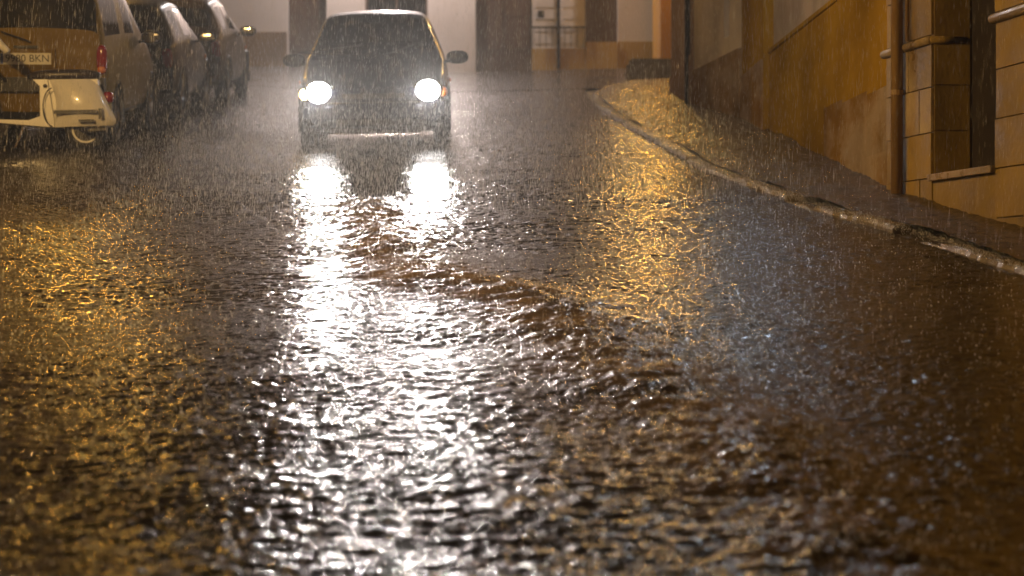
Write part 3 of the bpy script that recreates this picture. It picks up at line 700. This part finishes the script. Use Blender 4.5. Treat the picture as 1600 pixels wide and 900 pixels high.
# ------------------------------------------------------------------ cream scooter, nose towards the house row (-x)
sc_ = thing('parked_scooter', 'cream classic scooter leaning on its stand in front of the yellow van', 'scooter')
# local: +x towards tail, y across, z up; rear axle at x=.0
def cowl(side):
    n1, n2 = 22, 14; top = .70
    out_top = [(-.49, .70), (-.2, .695), (.0, .70), (.11, .70), (.13, .67)]; V_ = []
    bm = B(); grid = []
    for i in range(n1 + 1):
        u = i / n1; row = []
        for j in range(n2 + 1):
            v = j / n2
            xl = -.34 + .06 * math.sin(v * math.pi); z = .225 + v * (.70 - .225)
            xr = .33 - (v ** 1.05) * .20 - .06 * max(0, 1 - v / .14) ** 2 - .03 * max(0, (v - .88) / .12) ** 2; x = (xl - .02 * v) + u * (xr - xl)
            bulge = max(0, math.sin(math.pi * min(1, u * 1.02)) ) ** .45 * max(0.02, math.sin(math.pi * (.12 + .80 * v))) ** .6
            row.append(bm.verts.new((x, side * (.07 + .135 * bulge), z + .012 * u * (1 - v))))
        grid.append(row)
    for a, b in zip(grid, grid[1:]):
        for j in range(n2): bm.faces.new((a[j], a[j + 1], b[j + 1], b[j]))
    return bm
for sd in (-1, 1):
    cw = obj('side_cowl', cowl(sd), 'cream', sc_, smooth=True)
    if sd < 0:
        for (x0, x1, z0, z1) in ((-.29, .13, .352, .388), (-.05, .10, .268, .294)):
            bm = B(); box(bm, x0, x1, -.222, -.19, z0, z1); o = obj('vent_slot', bm, 'plastic', cw)
        bm = B(); box(bm, .145, .185, -.20, -.15, .30, .40); o = obj('vent_slot', bm, 'plastic', cw)
        bm = B(); tube(bm, [(-.30 + .10 * math.cos(a) * 1.0, -.188 - .012 * math.cos(a), .42 + .19 * math.sin(a)) for a in np.linspace(R(95), R(265), 14)], .006, 6); obj('cowl_seam', bm, 'plastic', cw)
bm = B(); box(bm, -.44, .13, -.09, .09, .24, .70); obj('frame', bm, 'cream', sc_, bevel=.03)
# body side panel sweeping from seat nose into the floor tunnel
pts = [(-.50, .70), (-.36, .70), (-.30, .30), (-.30, .225), (-1.05, .30), (-1.09, .335), (-.80, .31), (-.55, .30), (-.44, .335), (-.39, .42), (-.385, .54), (-.42, .62)]
bm = B(); a_ = [bm.verts.new((x, -.13, z)) for x, z in pts]; b_ = [bm.verts.new((x, .13, z)) for x, z in pts]
bm.faces.new(a_); bm.faces.new(b_[::-1])
for i in range(len(pts)): bm.faces.new((a_[(i + 1) % len(pts)], a_[i], b_[i], b_[(i + 1) % len(pts)]))
obj('floor_panel', bm, 'cream', sc_)
bm = B(); rows = []
for i in range(9):
    u = i / 8; z = .31 + .68 * u; x = -.92 - .14 * u; rows.append([bm.verts.new((x - .06 * (q * q), .21 * q * (1 - .25 * u), z)) for q in np.linspace(-1, 1, 9)])
for a, b in zip(rows, rows[1:]):
    for j in range(8): bm.faces.new((a[j], a[j + 1], b[j + 1], b[j]))
bmesh.ops.solidify(bm, geom=bm.faces[:], thickness=.025); obj('leg_shield', bm, 'cream', sc_, smooth=True)
bm = B(); ellipsoid(bm, (-.20, 0, .745), (.36, .13, .06), 20, 10, .75); obj('seat', bm, 'seat', sc_, smooth=True)
bm = B(); ellipsoid(bm, (-.53, -.03, .735), (.035, .035, .035), 12, 8); obj('seat_knob', bm, 'plastic', sc_, smooth=True)
bm = B(); ellipsoid(bm, (-.38, -.145, .635), (.02, .012, .02), 12, 8); obj('lock_barrel', bm, 'plastic', sc_, smooth=True)
bm = B(); ellipsoid(bm, (.22, 0, .52), (.06, .06, .06), 12, 8, .8); obj('tail_light', bm, 'red', sc_, smooth=True)
bm = B(); box(bm, .20, .26, -.08, .08, .34, .46); obj('rear_plate', bm, 'plastic', sc_, bevel=.005)
def scw(x, z=.21, r=.21):
    bm = B(); lathe(bm, [(r * .6, -.045), (r * .92, -.045), (r, -.02), (r, .02), (r * .92, .045), (r * .6, .045)], 'Y', 28, (x, 0, z)); w = obj('wheel', bm, 'rubber', sc_, smooth=True)
    bm = B(); lathe(bm, [(0, -.05), (r * .55, -.045), (r * .62, -.05), (r * .64, -.046), (r * .60, .045), (0, .05)], 'Y', 28, (x, 0, z)); obj('rim', bm, 'iron', w)
    bm = B(); lathe(bm, [(r * .57, -.053), (r * .66, -.053), (r * .66, -.044), (r * .57, -.044)], 'Y', 28, (x, 0, z)); obj('rim_ring', bm, 'cream', w)
scw(0.0); scw(-1.27)
bm = B(); ellipsoid(bm, (-1.27, 0, .36), (.24, .08, .10), 18, 10, .85); obj('front_mudguard', bm, 'cream', sc_, smooth=True)
bm = B(); tube(bm, [(-1.24, 0, .35), (-1.14, 0, 1.0)], .03, 10); obj('steering_column', bm, 'cream', sc_)
bm = B(); tube(bm, [(-1.02, -.36, .985), (-1.06, -.24, 1.01), (-1.14, 0, 1.03), (-1.06, .24, 1.01), (-1.02, .36, .985)], [.03, .032, .045, .032, .03], 10); hb = obj('handlebar', bm, 'cream', sc_, smooth=True)
bm = B(); tube(bm, [(-.97, -.47, .955), (-1.02, -.36, .985)], .019, 10); obj('grip', bm, 'rubber', hb); bm = B(); tube(bm, [(-1.02, .36, .985), (-.97, .47, .955)], .019, 10); obj('grip', bm, 'rubber', hb)
bm = B(); tube(bm, [(-1.12, -.05, 1.10), (-.98, -.22, 1.15), (-.86, -.32, 1.10), (-.70, -.40, .95)], [.06, .055, .05, .03], 10); obj('headset_arm', bm, 'cream', hb, smooth=True)
bm = B(); ellipsoid(bm, (-1.19, 0, 1.04), (.10, .09, .09), 16, 10); obj('headlight', bm, 'chrome', hb, smooth=True)
bm = B(); tube(bm, [(-.60, -.10, .26), (-.64, -.14, .12), (-.69, -.17, .012)], .013, 8); sd_ = obj('kickstand', bm, 'chrome', sc_)
bm = B(); ellipsoid(bm, (-.69, -.17, .018), (.025, .02, .018), 10, 8); obj('stand_foot', bm, 'rubber', sd_)
bm = B(); tube(bm, [(-.05, -.08, .22), (.05, -.15, .18), (.22, -.16, .19)], [.03, .045, .04], 10); obj('exhaust', bm, 'iron', sc_)
sx_, sd0 = -4.22, 25.4
sc_.location = (sx_, sd0, float(road_z(sx_, sd0)) - .01); sc_.rotation_euler = (0, R(-1.0), R(3))

# ------------------------------------------------------------------ hanging plant on the plastered house
pt = thing('hanging_plant', 'small leafy plant trailing from a wall pot on the white plastered house', 'plant', (2.72, 27.3, 5.05))
bm = B(); lathe(bm, [(0, 0), (.07, 0), (.10, .16), (.11, .16), (.11, .18), (.09, .17), (0, .15)], 'Z', 16); obj('pot', bm, 'terracotta', pt)
bm = B(); tube(bm, [(.0, .0, .08), (.2, .0, .08)], .01, 6); obj('bracket', bm, 'iron', pt)
bm = B()
for k in range(150):
    a = random.uniform(0, 6.28); r_ = random.uniform(.02, .26); z = .2 - 1.3 * r_ * random.uniform(.3, 1) + random.uniform(0, .12)
    c = Vector((r_ * math.cos(a) * .8, r_ * math.sin(a) * 1.4, z)); s_ = random.uniform(.02, .04); dr_ = Vector((random.uniform(-1, 1), random.uniform(-1, 1), random.uniform(-1, .2))).normalized(); sd2 = dr_.orthogonal().normalized()
    vv = [bm.verts.new(c + q) for q in (dr_ * -s_, sd2 * s_ * .45, dr_ * s_, sd2 * -s_ * .45)]; bm.faces.new(vv)
o = obj('foliage', bm, 'leaf', pt); o['kind'] = 'stuff'

# ------------------------------------------------------------------ rain, splashes, mist
rm_ = bpy.data.materials.new('rain water'); rm_.use_nodes = True
n = rm_.node_tree.nodes; l = rm_.node_tree.links; n.clear(); o_ = n.new('ShaderNodeOutputMaterial')
tr = n.new('ShaderNodeBsdfTranslucent'); tr.inputs[0].default_value = (.85, .85, .85, 1); df = n.new('ShaderNodeBsdfDiffuse'); df.inputs[0].default_value = (.8, .8, .8, 1)
tp = n.new('ShaderNodeBsdfTransparent'); m1 = n.new('ShaderNodeMixShader'); m1.inputs[0].default_value = .35; m2 = n.new('ShaderNodeMixShader'); m2.inputs[0].default_value = .45
l.new(tr.outputs[0], m1.inputs[1]); l.new(df.outputs[0], m1.inputs[2]); l.new(m1.outputs[0], m2.inputs[1]); l.new(tp.outputs[0], m2.inputs[2]); l.new(m2.outputs[0], o_.inputs[0])
M['rain'] = rm_
def drops(name, P, ln, rad, lean):
    """stretched octahedra: P (n,3) centres"""
    n_ = len(P); base = np.array([(1, 0, 0), (0, 1, 0), (-1, 0, 0), (0, -1, 0)], float)
    dirv = np.stack([lean[:, 0], lean[:, 1], np.ones(n_)], -1); dirv /= np.linalg.norm(dirv, axis=1)[:, None]
    v = np.empty((n_, 6, 3)); v[:, 0] = P + dirv * ln[:, None] / 2; v[:, 5] = P - dirv * ln[:, None] / 2
    for k in range(4): v[:, 1 + k] = P - dirv * ln[:, None] * .15 + base[k] * rad[:, None]
    t = np.array([(0, 1, 2), (0, 2, 3), (0, 3, 4), (0, 4, 1), (5, 2, 1), (5, 3, 2), (5, 4, 3), (5, 1, 4)])
    f = (t[None] + 6 * np.arange(n_)[:, None, None]).reshape(-1, 3)
    o = np_mesh(name, v.reshape(-1, 3), f, 'rain', smooth=False); o['kind'] = 'stuff'; return o
N = 62000
D = 9 + 34 * RNG.random(N) ** .75; X = -6.2 + RNG.random(N) * 9.6; keep = X < kerb_x(np.minimum(D, 37)) + 1.4; X = X[keep]; D = D[keep]
Z = road_z(X, D) + .03 + RNG.random(len(X)) * (1.0 + .085 * D)
drops('rain', np.stack([X, D, Z], -1), np.clip(RNG.lognormal(-2.95, .4, len(X)), .02, .15), np.clip(RNG.lognormal(-7.6, .35, len(X)), .0003, .0014), np.stack([RNG.normal(.03, .03, len(X)), RNG.normal(0, .03, len(X))], -1))
N = 26000
X = RNG.normal(-1.3, 1.5, N); D = RNG.uniform(19, 28, N); X = np.clip(X, -6, kerb_x(D) - .1); Z = road_z(X, D) + .02 + RNG.exponential(.28, N)
drops('spray', np.stack([X, D, Z], -1), RNG.uniform(.02, .06, N), RNG.uniform(.0008, .0016, N), np.stack([RNG.normal(.02, .08, N), RNG.normal(0, .08, N)], -1))
# splash crowns on the flood, denser along the churning stream and the kerb
N = 46000
D = 7 + 22 * RNG.random(N) ** 1.3; X = -4.5 + RNG.random(N) * 8; sm = stream_mask(X, D, .3); keep = (X < kerb_x(D) - .05) & (RNG.random(N) < .35 + .65 * sm); X, D, sm = X[keep], D[keep], sm[keep]
cl = RNG.integers(0, len(X), 9000); X = np.concatenate([X, X[cl] + RNG.normal(0, .018, 9000)]); D = np.concatenate([D, D[cl] + RNG.normal(0, .018, 9000)]); sm = np.concatenate([sm, sm[cl]])
H = RNG.exponential(.010, len(X)) * (1 + 1.6 * sm)
Z = road_z(X, D) + wave(X, D) + H
drops('splashes', np.stack([X, D, Z], -1), RNG.uniform(.004, .018, len(X)), .0008 + np.minimum(RNG.exponential(.0013, len(X)), .006), np.stack([RNG.normal(0, .4, len(X)), RNG.normal(0, .4, len(X))], -1))
N = 9000
D = 12 + 26 * RNG.random(N); X = kerb_x(D) + RNG.normal(.03, .05, N); Z = .12 * D + .025 * (kerb_x(D) + 1.5) + .04 + RNG.exponential(.012, N)
drops('kerb_splashes', np.stack([X, D, Z], -1), RNG.uniform(.005, .016, N), RNG.uniform(.0012, .003, N), np.stack([RNG.normal(0, .4, N), RNG.normal(0, .4, N)], -1))

bm = B(); box(bm, -155, 155, -65, 245, -8.8, 19); hz = obj('haze', bm, 'plastic'); hz['kind'] = 'stuff'
hm = bpy.data.materials.new('rain mist'); hm.use_nodes = True; n = hm.node_tree.nodes; n.clear()
o_ = n.new('ShaderNodeOutputMaterial'); pvn = n.new('ShaderNodeVolumePrincipled'); pvn.inputs['Color'].default_value = (.95, .93, .92, 1); pvn.inputs['Density'].default_value = .0012; pvn.inputs['Anisotropy'].default_value = .88
hm.node_tree.links.new(pvn.outputs[0], o_.inputs['Volume']); hz.data.materials.clear(); hz.data.materials.append(hm)
